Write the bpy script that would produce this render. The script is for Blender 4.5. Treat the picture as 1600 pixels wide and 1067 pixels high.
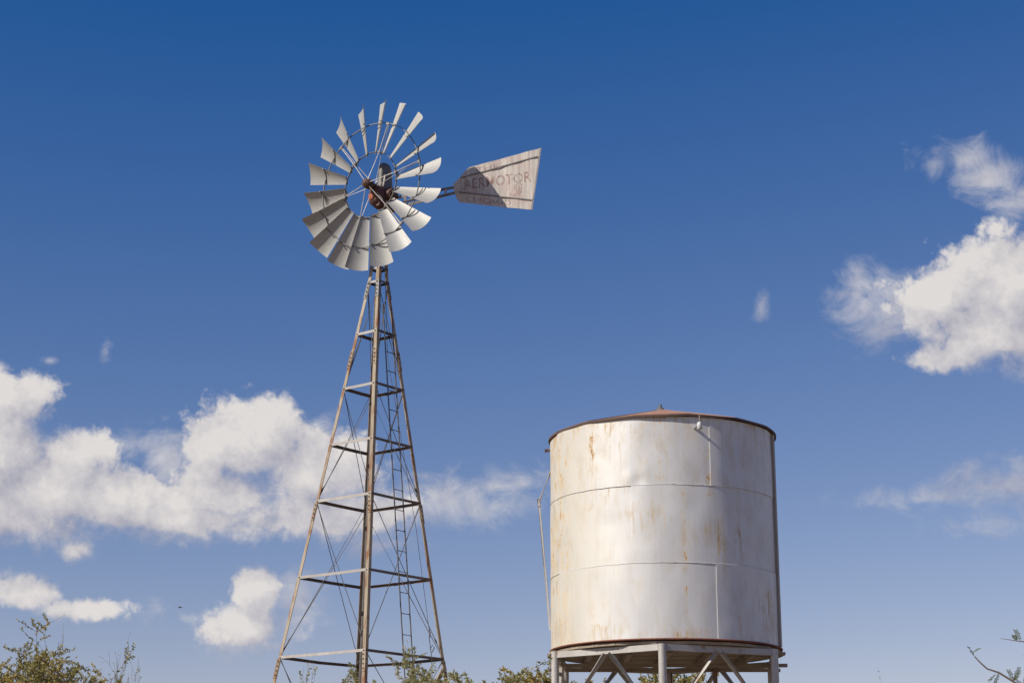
import bpy, math, random
from mathutils import Vector, Matrix
R = math.radians
random.seed(11)
sc = bpy.context.scene
for o in list(bpy.data.objects):
    bpy.data.objects.remove(o)
col = sc.collection

# ------------------------------------------------------------------ camera
cam = bpy.data.objects.new('camera', bpy.data.cameras.new('camera'))
col.objects.link(cam)
cam.location = (0, 0, 1.6)
cam.rotation_euler = (R(90 + 15.4), 0, 0)
cam.data.sensor_width = 36
cam.data.lens = 65.25
cam.data.clip_start = 0.1
cam.data.clip_end = 20000
sc.camera = cam

# ------------------------------------------------------------------ light and exposure
SUN_AZ, SUN_EL = 61.0, 36.0          # degrees left of "behind the camera", degrees above the horizon
to_sun = Vector((-math.sin(R(SUN_AZ)) * math.cos(R(SUN_EL)), -math.cos(R(SUN_AZ)) * math.cos(R(SUN_EL)), math.sin(R(SUN_EL))))
sun = bpy.data.objects.new('sun', bpy.data.lights.new('sun', 'SUN'))
col.objects.link(sun)
sun.data.energy = 4.8
sun.data.angle = R(0.53)
sun.data.color = (1.0, 0.935, 0.83)
sun.rotation_euler = (-to_sun).to_track_quat('-Z', 'Y').to_euler()
sun.location = (-20, -12, 30)
vs = sc.view_settings
vs.view_transform = 'Standard'
vs.look = 'None'
vs.exposure = 0
vs.gamma = 1
vs.use_curve_mapping = False
sc.cycles.use_denoising = True
sc.cycles.max_bounces = 6

# ------------------------------------------------------------------ node helpers
class NT:
    def __init__(s, tree):
        s.t = tree
        s.n = tree.nodes
        s.l = tree.links
    def put(s, node, i, v):
        if v is None:
            return
        if isinstance(v, bpy.types.NodeSocket):
            s.l.new(v, node.inputs[i])
        else:
            node.inputs[i].default_value = v
    def math(s, op, a, b=None, c=None, clamp=False):
        n = s.n.new('ShaderNodeMath'); n.operation = op; n.use_clamp = clamp
        s.put(n, 0, a); s.put(n, 1, b); s.put(n, 2, c)
        return n.outputs[0]
    def vmath(s, op, a, b=None):
        n = s.n.new('ShaderNodeVectorMath'); n.operation = op
        s.put(n, 0, a); s.put(n, 1, b)
        return n.outputs[0]
    def noise(s, vec, scale, detail=4, rough=0.55, dist=0.0):
        n = s.n.new('ShaderNodeTexNoise')
        s.put(n, 'Vector', vec)
        n.inputs['Scale'].default_value = scale; n.inputs['Detail'].default_value = detail
        n.inputs['Roughness'].default_value = rough; n.inputs['Distortion'].default_value = dist
        return n.outputs[0]
    def ramp(s, v, lo, hi, a=0.0, b=1.0, smooth=True):
        n = s.n.new('ShaderNodeMapRange'); n.interpolation_type = 'SMOOTHSTEP' if smooth else 'LINEAR'
        s.put(n, 0, v); n.inputs[1].default_value = lo; n.inputs[2].default_value = hi
        n.inputs[3].default_value = a; n.inputs[4].default_value = b
        return n.outputs[0]
    def mix(s, f, a, b):
        n = s.n.new('ShaderNodeMix'); n.data_type = 'RGBA'
        s.put(n, 0, f)
        for i, v in ((6, a), (7, b)):
            s.put(n, i, (*v, 1) if isinstance(v, tuple) and len(v) == 3 else v)
        return n.outputs[2]
    def sep(s, v):
        n = s.n.new('ShaderNodeSeparateXYZ'); s.put(n, 0, v)
        return n.outputs
    def comb(s, x, y, z):
        n = s.n.new('ShaderNodeCombineXYZ'); s.put(n, 0, x); s.put(n, 1, y); s.put(n, 2, z)
        return n.outputs[0]
    def mapping(s, v, scale=(1, 1, 1), loc=(0, 0, 0)):
        n = s.n.new('ShaderNodeMapping'); s.put(n, 0, v)
        n.inputs['Scale'].default_value = scale; n.inputs['Location'].default_value = loc
        return n.outputs[0]

# ------------------------------------------------------------------ sky: Nishita air with fair-weather clouds (all by direction)
# cloud masses as (azimuth, elevation, half width, half height) in degrees
CUMULUS = [(-9.14, 10.64, 2.28, 1.06), (-10.97, 10.16, 2.01, 0.91), (-15.65, 13.11, 1.64, 1.12), (-16.10, 11.65, 2.32, 1.64), (-14.51, 10.40, 3.57, 1.45), (-12.03, 10.22, 2.32, 1.20), (-13.65, 11.69, 1.74, 0.77), (-8.12, 12.19, 2.16, 1.64), (-7.36, 13.03, 1.00, 0.93), (-9.21, 12.16, 1.20, 1.20), (-6.21, 11.36, 2.22, 1.45), (-10.27, 9.76, 6.56, 0.73), (-5.58, 10.10, 2.70, 1.04), (-14.83, 9.53, 3.38, 0.73), (-13.24, 8.78, 0.62, 0.42), (-14.69, 7.46, 1.20, 0.58), (-12.98, 7.01, 1.54, 0.39), (-7.76, 7.64, 0.85, 0.97), (-8.05, 6.58, 1.51, 0.81), (15.63, 16.65, 2.61, 1.70), (14.85, 15.26, 2.32, 1.20), (13.74, 14.51, 1.45, 0.54), (16.49, 15.43, 2.51, 1.74), (13.55, 16.22, 1.83, 1.00)]
WISPS = [(-2.00, 10.44, 2.51, 1.00), (-0.40, 10.93, 2.12, 0.66), (13.63, 20.35, 0.93, 0.85), (14.63, 20.36, 1.16, 0.77), (15.27, 19.73, 1.54, 0.87), (16.19, 18.98, 1.35, 0.97), (7.98, 16.27, 0.23, 0.46), (12.99, 10.32, 2.90, 0.42), (15.29, 10.71, 2.51, 0.85), (15.01, 9.47, 2.32, 0.54), (-12.78, 14.81, 0.23, 0.46), (-14.50, 14.37, 0.27, 0.12), (-9.75, 6.84, 0.77, 0.31), (-11.65, 12.06, 1.35, 0.66), (-4.17, 9.15, 2.32, 0.42), (12.17, 16.11, 2.03, 1.45), (11.02, 16.79, 1.06, 0.81), (-10.65, 11.52, 1.16, 1.16), (-6.04, 12.44, 1.16, 0.77), (-8.37, 6.00, 1.35, 0.35), (-10.81, 7.10, 0.85, 0.62), (-6.48, 7.37, 1.16, 1.16)]

def make_group(name, outs, fill):
    g = bpy.data.node_groups.new(name, 'ShaderNodeTree')
    g.interface.new_socket('Dir', in_out='INPUT', socket_type='NodeSocketVector')
    for o in outs:
        g.interface.new_socket(o, in_out='OUTPUT', socket_type='NodeSocketFloat')
    k = NT(g)
    gi = k.n.new('NodeGroupInput'); go = k.n.new('NodeGroupOutput')
    for i, v in enumerate(fill(k, gi.outputs[0])):
        k.l.new(v, go.inputs[i])
    return g

def cloud_noise(k, D):
    """billows: rounded lumps in three sizes with a little fray on top"""
    big = k.vmath('MULTIPLY', D, (57.3, 57.3, 57.3))
    wn = k.n.new('ShaderNodeTexNoise'); k.put(wn, 'Vector', big)
    wn.inputs['Scale'].default_value = 0.9; wn.inputs['Detail'].default_value = 4; wn.inputs['Roughness'].default_value = 0.6
    P = k.vmath('ADD', big, k.vmath('MULTIPLY', k.vmath('SUBTRACT', wn.outputs['Color'], (0.5, 0.5, 0.5)), (1.7, 1.7, 1.7)))
    tot = None
    for sc_, amp in ((0.75, 0.72), (1.8, 0.36), (4.2, 0.13)):
        v = k.n.new('ShaderNodeTexVoronoi'); k.put(v, 'Vector', P); v.inputs['Scale'].default_value = sc_
        t = k.math('MULTIPLY', k.math('SUBTRACT', 0.5, v.outputs['Distance']), amp)
        tot = t if tot is None else k.math('ADD', tot, t)
    fine = k.noise(big, 2.2, 7, 0.62, 0.2)
    n2 = k.noise(k.vmath('MULTIPLY', big, (1, 1, 1.25)), 0.22, 2, 0.5)
    tot = k.math('ADD', tot, k.math('MULTIPLY', k.math('SUBTRACT', fine, 0.5), 1.0))
    return [k.math('ADD', tot, k.math('MULTIPLY', k.math('SUBTRACT', n2, 0.5), 0.5))]

def cloud_fields(k, D):
    x, y, z = k.sep(D)
    U = k.math('MULTIPLY', k.math('ARCTAN2', x, y), 57.2958)
    V = k.math('MULTIPLY', k.math('ARCSINE', z), 57.2958)
    big = k.vmath('MULTIPLY', D, (57.3, 57.3, 57.3))
    def field(lst, sm, flat):
        f = None
        for (a, e, ra, re) in lst:
            du = k.math('MULTIPLY', k.math('SUBTRACT', U, a), 1 / ra)
            dv = k.math('MULTIPLY', k.math('SUBTRACT', V, e), 1 / re)
            d = k.math('SQRT', k.math('ADD', k.math('MULTIPLY', du, du), k.math('MULTIPLY', dv, dv)))
            size = min(1.6, 0.5 + 0.8 * min(ra, re)) if flat else min(1.25, 0.35 + 0.8 * min(ra, re))
            v = k.math('MULTIPLY', k.math('SUBTRACT', 1.0, d), size)
            f = v if f is None else k.math('SMOOTH_MAX', f, v, sm)
        return f
    fu = k.math('MULTIPLY', k.math('ABSOLUTE', U), 1 / 18.5)
    fv = k.math('MULTIPLY', k.math('ABSOLUTE', k.math('SUBTRACT', V, 13.0)), 1 / 15.5)
    away = k.ramp(k.math('MAXIMUM', fu, fv), 1.0, 1.25)
    # scattered clouds of the same kind over the rest of the sky
    gen = k.noise(k.vmath('MULTIPLY', D, (1, 1, 2.2)), 5.5, 3, 0.5)
    gen = k.math('SUBTRACT', k.math('MULTIPLY', k.math('SUBTRACT', gen, 0.67), 7.0), k.math('MULTIPLY', k.math('SUBTRACT', 1.0, away), 6.0))
    cum = k.math('MAXIMUM', field(CUMULUS, 0.3, True), gen)
    w1 = k.noise(k.vmath('MULTIPLY', big, (1, 1, 1.3)), 0.7, 8, 0.64, 0.6)
    wis = k.math('ADD', field(WISPS, 0.25, False), k.math('MULTIPLY', k.math('SUBTRACT', w1, 0.5), 2.7))
    return [cum, wis]

world = bpy.data.worlds.new('World')
sc.world = world
world.use_nodes = True
world.cycles.sampling_method = 'MANUAL'
world.cycles.sample_map_resolution = 512
k = NT(world.node_tree)
k.n.clear()
sky = k.n.new('ShaderNodeTexSky')
sky.sky_type = 'NISHITA'
sky.sun_disc = False
sky.sun_elevation = R(SUN_EL)
sky.sun_rotation = R(180 + SUN_AZ)
sky.altitude = 900
sky.air_density = 1.0
sky.dust_density = 0.1
sky.ozone_density = 2.5
SKY_STRENGTH = 0.085
tc = k.n.new('ShaderNodeTexCoord')
D = k.vmath('NORMALIZE', tc.outputs['Generated'])
g_noise = make_group('cloud_noise', ['Noise'], cloud_noise)
g_field = make_group('cloud_fields', ['Cumulus', 'Wisp'], cloud_fields)
def call(g, v):
    n = k.n.new('ShaderNodeGroup'); n.node_tree = g; k.put(n, 0, v)
    return n.outputs
fld = call(g_field, D)
na = call(g_noise, D)[0]
nb = call(g_noise, k.vmath('ADD', D, (-0.008, 0.0, 0.012)))[0]     # a little nearer the sun, for self-shading
fb = call(g_field, k.vmath('ADD', D, (-0.010, 0.0, 0.017)))
dens = k.math('ADD', fld[0], na)
small = k.math('MULTIPLY', k.math('SUBTRACT', na, nb), 0.62)
large = k.math('MULTIPLY', k.math('SUBTRACT', fld[0], fb[0]), 0.4)
lit = k.math('ADD', k.math('ADD', small, large), 0.52, clamp=True)
cloud_col = k.mix(lit, (0.37, 0.37, 0.45), (0.77, 0.73, 0.705))
soft = k.ramp(large, -0.25, 0.15, 0.75, 1.75)       # firm sunlit tops, soft bases
opac_c = k.math('MULTIPLY', k.ramp(k.math('MULTIPLY', k.math('ADD', dens, 0.19), soft), 0.0, 1.0), 0.95)
opac_w = k.math('MULTIPLY', k.ramp(fld[1], -0.1, 1.25), 0.68)
opac = k.math('MAXIMUM', opac_c, opac_w)
# the clear, polarised deep blue of dry desert air
sr = k.n.new('ShaderNodeSeparateColor'); k.put(sr, 0, sky.outputs[0])
cc = k.n.new('ShaderNodeCombineColor')
for i, (gain, off, low) in enumerate(((1.50, -0.108, 0.012), (1.065, -0.060, 0.05), (0.875, 0.070, 0.1))):
    v = k.math('MULTIPLY_ADD', sr.outputs[i], gain, off / SKY_STRENGTH)
    k.put(cc, i, k.math('SMOOTH_MAX', v, low / SKY_STRENGTH, 0.01 / SKY_STRENGTH))
bg_sky = k.n.new('ShaderNodeBackground'); k.put(bg_sky, 0, cc.outputs[0]); bg_sky.inputs[1].default_value = SKY_STRENGTH
bg_cl = k.n.new('ShaderNodeBackground'); k.put(bg_cl, 0, cloud_col); bg_cl.inputs[1].default_value = 1.0
mx = k.n.new('ShaderNodeMixShader'); k.put(mx, 0, opac)
k.l.new(bg_sky.outputs[0], mx.inputs[1]); k.l.new(bg_cl.outputs[0], mx.inputs[2])
wo = k.n.new('ShaderNodeOutputWorld'); k.l.new(mx.outputs[0], wo.inputs[0])

# ------------------------------------------------------------------ materials
def new_mat(name):
    m = bpy.data.materials.new(name); m.use_nodes = True
    k = NT(m.node_tree)
    return m, k, k.n['Principled BSDF']

def weathered(name, base, base2, rust, rust2, amount, scale=3.0, rough=0.5, metal=0.0, stretch=(1, 1, 1), fine=40.0, bump=0.15):
    """paint or galvanising in two tones, with rust breaking through (amount 0 none .. 1 all)"""
    m, k, b = new_mat(name)
    tc = k.n.new('ShaderNodeTexCoord'); oi = k.n.new('ShaderNodeObjectInfo')
    v = k.vmath('ADD', k.mapping(tc.outputs['Object'], stretch), k.vmath('MULTIPLY', k.comb(oi.outputs['Random'], oi.outputs['Random'], oi.outputs['Random']), (37, 91, 53)))
    n1 = k.noise(v, scale, 5, 0.6); n2 = k.noise(v, fine, 3, 0.6); n3 = k.noise(v, scale * 3.1, 6, 0.7)
    c = k.mix(k.ramp(n1, 0.35, 0.65), base, base2)
    c = k.mix(k.math('MULTIPLY', oi.outputs['Random'], 0.5), c, tuple(x * 0.72 for x in base2))
    c = k.mix(k.math('MULTIPLY', k.ramp(n2, 0.4, 0.7), 0.35), c, tuple(x * 0.7 for x in base2))
    r = k.math('ADD', k.math('MULTIPLY', n3, 0.65), k.math('MULTIPLY', n1, 0.35))
    th = 0.72 - 0.42 * amount
    rm = k.ramp(r, th, th + 0.10)
    rc = k.mix(k.ramp(n2, 0.35, 0.65), rust, rust2)
    k.put(b, 'Base Color', k.mix(rm, c, rc))
    k.put(b, 'Roughness', k.math('ADD', k.math('MULTIPLY', rm, 0.9 - rough), rough))
    k.put(b, 'Metallic', k.math('MULTIPLY', k.math('SUBTRACT', 1.0, rm), metal))
    bp = k.n.new('ShaderNodeBump'); bp.inputs['Strength'].default_value = bump; bp.inputs['Distance'].default_value = 0.01
    k.put(bp, 'Height', k.math('ADD', n2, k.math('MULTIPLY', rm, 0.5))); k.put(b, 'Normal', bp.outputs[0])
    return m

RUST, RUST2 = (0.30, 0.125, 0.05), (0.18, 0.07, 0.035)
M_blade = weathered('galvanised_blade', (0.46, 0.45, 0.425), (0.39, 0.385, 0.365), (0.30, 0.24, 0.19), (0.25, 0.2, 0.16), 0.08, 3.0, 0.55, 0.15, (1, 1, 0.5), 30, 0.05)
M_rim = weathered('wheel_iron', (0.16, 0.15, 0.14), (0.24, 0.23, 0.22), RUST, RUST2, 0.25, 6, 0.55, 0.3)
M_spoke = weathered('spoke_iron', (0.50, 0.46, 0.42), (0.36, 0.32, 0.29), RUST, RUST2, 0.22, 6, 0.5, 0.2)
M_cast = weathered('red_casting', (0.13, 0.052, 0.035), (0.09, 0.042, 0.032), (0.20, 0.075, 0.04), (0.06, 0.03, 0.022), 0.4, 9, 0.65, 0.0)
M_cap = weathered('orange_primer', (0.40, 0.125, 0.06), (0.30, 0.095, 0.05), (0.25, 0.09, 0.04), RUST2, 0.25, 9, 0.7, 0.0)
M_hood = weathered('hood_sheet', (0.21, 0.205, 0.19), (0.16, 0.155, 0.145), (0.15, 0.11, 0.08), RUST2, 0.2, 5, 0.6, 0.2)
M_leg = weathered('tower_leg_iron', (0.40, 0.33, 0.235), (0.30, 0.24, 0.165), (0.30, 0.155, 0.075), RUST2, 0.56, 0.9, 0.65, 0.05, (6, 6, 1), 30)
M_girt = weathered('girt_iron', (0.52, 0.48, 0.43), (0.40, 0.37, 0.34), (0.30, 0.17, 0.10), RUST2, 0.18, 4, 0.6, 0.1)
M_girt_shade_rust = weathered('shade_rust_girt_iron', (0.15, 0.11, 0.09), (0.11, 0.085, 0.075), (0.20, 0.09, 0.05), RUST2, 0.4, 4, 0.75, 0.05)  # reddish rust, deepened so the shaded faces' darkness is in the colour
M_rod = weathered('rod_iron', (0.14, 0.12, 0.11), (0.10, 0.09, 0.085), RUST, RUST2, 0.3, 5, 0.7, 0.1)
M_pipe = weathered('stand_pipe_paint', (0.56, 0.53, 0.49), (0.46, 0.43, 0.39), (0.33, 0.21, 0.12), RUST, 0.36, 3, 0.5, 0.15, (1, 1, 0.5))
M_chan = weathered('channel_paint', (0.42, 0.37, 0.31), (0.34, 0.29, 0.24), (0.22, 0.13, 0.08), RUST2, 0.35, 3, 0.6, 0.1, (1, 1, 0.4))
M_whitepipe = weathered('white_pipe', (0.72, 0.71, 0.69), (0.62, 0.61, 0.6), RUST, RUST2, 0.08, 5, 0.45, 0.0)
M_roof = weathered('rusty_roof_sheet', (0.40, 0.20, 0.12), (0.46, 0.27, 0.18), (0.28, 0.12, 0.07), (0.2, 0.09, 0.06), 0.40, 2.2, 0.8, 0.0)
M_rustedge = weathered('rusty_edge', (0.27, 0.10, 0.06), (0.20, 0.08, 0.05), (0.13, 0.055, 0.04), (0.10, 0.045, 0.03), 0.5, 9, 0.85, 0.0)
M_darkedge = weathered('roof_lip', (0.15, 0.085, 0.065), (0.11, 0.07, 0.06), RUST2, (0.08, 0.04, 0.03), 0.45, 8, 0.85, 0.0)
M_wood = weathered('weathered_plank', (0.40, 0.33, 0.25), (0.31, 0.25, 0.18), (0.20, 0.12, 0.07), (0.14, 0.08, 0.05), 0.4, 3, 0.85, 0.0, (1, 8, 8), 35, 0.3)
M_oldpipe = weathered('rusty_pipe', (0.34, 0.25, 0.18), (0.26, 0.18, 0.13), RUST, RUST2, 0.55, 6, 0.8, 0.0)
M_concrete = weathered('concrete', (0.36, 0.34, 0.31), (0.30, 0.28, 0.26), (0.24, 0.21, 0.18), (0.2, 0.18, 0.15), 0.3, 3, 0.9, 0.0)
M_bark = weathered('twig_bark', (0.16, 0.125, 0.095), (0.22, 0.17, 0.13), (0.11, 0.085, 0.065), (0.2, 0.16, 0.12), 0.4, 6, 0.9, 0.0)

def leaf_mat(name, c1, c2, c3):
    m, k, b = new_mat(name)
    g = k.n.new('ShaderNodeNewGeometry')
    tc = k.n.new('ShaderNodeTexCoord')
    cr = k.mix(g.outputs['Random Per Island'], c1, c2)
    cr = k.mix(k.ramp(k.noise(tc.outputs['Object'], 2.6, 3), 0.45, 0.68), cr, c3)
    k.put(b, 'Base Color', cr)
    b.inputs['Roughness'].default_value = 0.55
    tr = k.n.new('ShaderNodeBsdfTranslucent'); k.put(tr, 0, cr)
    ms = k.n.new('ShaderNodeMixShader'); ms.inputs[0].default_value = 0.38
    k.l.new(b.outputs[0], ms.inputs[1]); k.l.new(tr.outputs[0], ms.inputs[2])
    k.l.new(ms.outputs[0], k.n['Material Output'].inputs[0])
    return m
M_leaf_olive = leaf_mat('olive_leaf', (0.26, 0.25, 0.095), (0.40, 0.33, 0.10), (0.54, 0.39, 0.095))
M_leaf_pale = leaf_mat('pale_green_leaf', (0.30, 0.30, 0.13), (0.40, 0.36, 0.15), (0.48, 0.40, 0.17))
M_leaf_mesq = leaf_mat('mesquite_leaf', (0.11, 0.15, 0.055), (0.17, 0.19, 0.07), (0.24, 0.20, 0.08))

def vane_mat():
    m, k, b = new_mat('tail_sheet')
    tc = k.n.new('ShaderNodeTexCoord')
    v = tc.outputs['Object']
    st = k.noise(k.mapping(v, (14, 14, 1.2)), 2.0, 5, 0.6)
    n1 = k.noise(v, 4.0, 5, 0.6); n2 = k.noise(k.mapping(v, (10, 10, 2.5)), 3.0, 6, 0.65)
    c = k.mix(k.ramp(st, 0.35, 0.68), (0.60, 0.56, 0.50), (0.45, 0.39, 0.34))
    c = k.mix(k.math('MULTIPLY', k.ramp(n1, 0.42, 0.7), 0.6), c, (0.47, 0.34, 0.30))
    c = k.mix(k.math('MULTIPLY', k.ramp(n2, 0.57, 0.72), 0.75), c, (0.30, 0.17, 0.13))
    k.put(b, 'Base Color', c); b.inputs['Roughness'].default_value = 0.65; b.inputs['Metallic'].default_value = 0.05
    bp = k.n.new('ShaderNodeBump'); bp.inputs['Strength'].default_value = 0.35; bp.inputs['Distance'].default_value = 0.012
    k.put(bp, 'Height', st); k.put(b, 'Normal', bp.outputs[0])
    return m
M_vane = vane_mat()
def paint_mat():
    m, k, b = new_mat('faded_red_lettering')
    tc = k.n.new('ShaderNodeTexCoord')
    n = k.noise(k.mapping(tc.outputs['Object'], (9, 9, 3)), 4.0, 6, 0.7)
    k.put(b, 'Base Color', k.mix(k.ramp(n, 0.35, 0.7), (0.29, 0.10, 0.085), (0.44, 0.29, 0.25)))
    b.inputs['Roughness'].default_value = 0.75
    tr = k.n.new('ShaderNodeBsdfTransparent')
    ms = k.n.new('ShaderNodeMixShader'); k.put(ms, 0, k.math('ADD', k.math('MULTIPLY', k.ramp(n, 0.46, 0.62), 0.42), 0.56))
    k.l.new(b.outputs[0], ms.inputs[1]); k.l.new(tr.outputs[0], ms.inputs[2])
    k.l.new(ms.outputs[0], k.n['Material Output'].inputs[0])
    return m
M_letter = paint_mat()

def tank_mat():
    """aluminium paint with rust runs; UV = (metres round the shell, metres up), u = 0 faces the camera"""
    m, k, b = new_mat('aluminium_paint')
    uv = k.n.new('ShaderNodeUVMap'); uv.uv_map = 'UVMap'
    x, y, z = k.sep(uv.outputs[0])
    P3 = k.comb(x, y, 0.0)
    big = k.noise(P3, 1.3, 4, 0.6)
    streak = k.noise(k.comb(k.math('MULTIPLY', x, 13.0), k.math('MULTIPLY', y, 0.7), 0.0), 1.6, 7, 0.7)
    streak2 = k.noise(k.comb(k.math('MULTIPLY', x, 22.0), k.math('MULTIPLY', y, 0.35), 4.0), 1.5, 4, 0.6)
    blot = k.noise(k.comb(x, k.math('MULTIPLY', y, 0.5), 7.0), 8.5, 8, 0.76)
    fine = k.noise(P3, 45, 3, 0.6)
    c = k.mix(k.ramp(big, 0.35, 0.68), (0.66, 0.65, 0.63), (0.60, 0.59, 0.58))
    c = k.mix(k.math('MULTIPLY', k.ramp(k.math('ADD', x, k.math('MULTIPLY', big, 0.8)), 0.1, -1.2), 0.62), c, (0.64, 0.585, 0.46))
    c = k.mix(k.math('MULTIPLY', k.ramp(streak2, 0.45, 0.72), 0.22), c, (0.50, 0.48, 0.45))
    # cream staining, then rust
    runs = k.ramp(streak, 0.50, 0.66)
    patch = k.ramp(blot, 0.46, 0.66)
    left = k.ramp(x, -1.2, -2.1)
    top = k.ramp(y, 1.9, 2.85)
    F = None
    # places where rust runs show: (u, v, half width, half height, weight)
    for (u, v, ru, rv, w) in [(-1.08, 2.45, .13, .32, 1.0), (-1.35, 2.2, .10, .30, .6), (-0.19, 2.35, .16, .42, .75), (0.15, 1.4, .035, 1.6, .85), (0.49, 2.3, .06, .75, .7),
                              (0.66, 1.35, .10, .50, .95), (0.92, 1.3, .09, .50, .95), (-1.0, 0.2, .16, .30, .8), (1.52, 0.32, .17, .40, 1.1), (-1.9, 1.2, .30, 1.0, .7),
                              (-1.85, 0.3, .30, .6, .8), (-1.75, 2.4, .35, .6, .75), (0.15, 0.06, .3, .09, .8), (0.92, 0.3, .10, .35, .5), (-0.3, 1.55, .35, .22, .45), (0.35, 1.25, .25, .3, .4),
                              (1.1, 2.2, .12, .5, .5), (0.75, 1.9, .1, .2, .55), (-1.15, 1.75, .12, .3, .5)]:
        du = k.math('MULTIPLY', k.math('SUBTRACT', x, u), 1 / ru); dv = k.math('MULTIPLY', k.math('SUBTRACT', y, v), 1 / rv)
        d = k.math('ADD', k.math('MULTIPLY', du, du), k.math('MULTIPLY', dv, dv))
        g = k.math('MULTIPLY', k.math('EXPONENT', k.math('MULTIPLY', d, -1.0)), w)
        F = g if F is None else k.math('MAXIMUM', F, g)
    F = k.math('MAXIMUM', F, k.math('MULTIPLY', left, 0.95))
    F = k.math('MAXIMUM', F, k.math('MULTIPLY', top, 0.42))
    for v0, w in ((2.84, .9), (1.93, .42), (0.93, .36), (0.02, .55)):
        below = k.math('SUBTRACT', v0, y)
        band = k.math('MULTIPLY', k.math('EXPONENT', k.math('MULTIPLY', k.math('ABSOLUTE', below), -7.0)), k.math('MULTIPLY', k.ramp(big, 0.42, 0.62), w))
        F = k.math('MAXIMUM', F, band)
    F = k.math('ADD', k.math('MULTIPLY', F, 1.25), 0.16)
    cream = k.math('MULTIPLY', F, k.math('ADD', k.math('MULTIPLY', runs, 0.75), k.math('MULTIPLY', patch, 0.6)))
    c = k.mix(k.math('MULTIPLY', k.ramp(cream, 0.06, 0.7), 0.68), c, (0.57, 0.41, 0.20))
    mott = k.noise(k.comb(k.math('MULTIPLY', x, 1.0), k.math('MULTIPLY', y, 0.4), 2.0), 6.5, 7, 0.68)
    c = k.mix(k.math('MULTIPLY', k.ramp(mott, 0.46, 0.66), k.math('ADD', 0.16, k.math('MULTIPLY', F, 0.45))), c, (0.50, 0.41, 0.28))
    rust = k.math('MULTIPLY', F, k.math('ADD', k.math('MULTIPLY', k.ramp(streak, 0.52, 0.7), 0.55), k.math('MULTIPLY', k.ramp(blot, 0.52, 0.70), 0.75)))
    rm = k.ramp(rust, 0.30, 0.62)
    c = k.mix(k.math('MULTIPLY', rm, 0.8), c, k.mix(k.ramp(fine, 0.4, 0.6), (0.44, 0.215, 0.06), (0.28, 0.14, 0.055)))
    k.put(b, 'Base Color', c)
    k.put(b, 'Metallic', k.math('MULTIPLY', k.math('SUBTRACT', 1.0, k.ramp(cream, 0.1, 0.6)), 0.20))
    k.put(b, 'Roughness', k.math('ADD', k.math('ADD', 0.44, k.math('MULTIPLY', mott, 0.2)), k.math('MULTIPLY', k.ramp(cream, 0.05, 0.6), 0.25)))
    bp = k.n.new('ShaderNodeBump'); bp.inputs['Strength'].default_value = 0.06; bp.inputs['Distance'].default_value = 0.01
    k.put(bp, 'Height', fine); k.put(b, 'Normal', bp.outputs[0])
    return m
M_tank = tank_mat()

def ground_mat():
    m, k, b = new_mat('desert_dirt')
    tc = k.n.new('ShaderNodeTexCoord')
    v = tc.outputs['Object']
    n1 = k.noise(v, 0.12, 6, 0.6); n2 = k.noise(v, 3.0, 6, 0.7)
    c = k.mix(k.ramp(n1, 0.35, 0.65), (0.24, 0.175, 0.12), (0.19, 0.14, 0.095))
    c = k.mix(k.math('MULTIPLY', k.ramp(n2, 0.5, 0.75), 0.5), c, (0.24, 0.18, 0.13))
    k.put(b, 'Base Color', c); b.inputs['Roughness'].default_value = 0.95
    bp = k.n.new('ShaderNodeBump'); bp.inputs['Strength'].default_value = 0.5; bp.inputs['Distance'].default_value = 0.05
    k.put(bp, 'Height', n2); k.put(b, 'Normal', bp.outputs[0])
    return m
M_ground = ground_mat()

# ------------------------------------------------------------------ mesh helpers
def frame(d, up=(0, 0, 1)):
    d = Vector(d).normalized(); up = Vector(up)
    if abs(d.dot(up)) > 0.98:
        up = Vector((0, 1, 0))
    s = d.cross(up).normalized()
    return d, s, s.cross(d).normalized()

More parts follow.
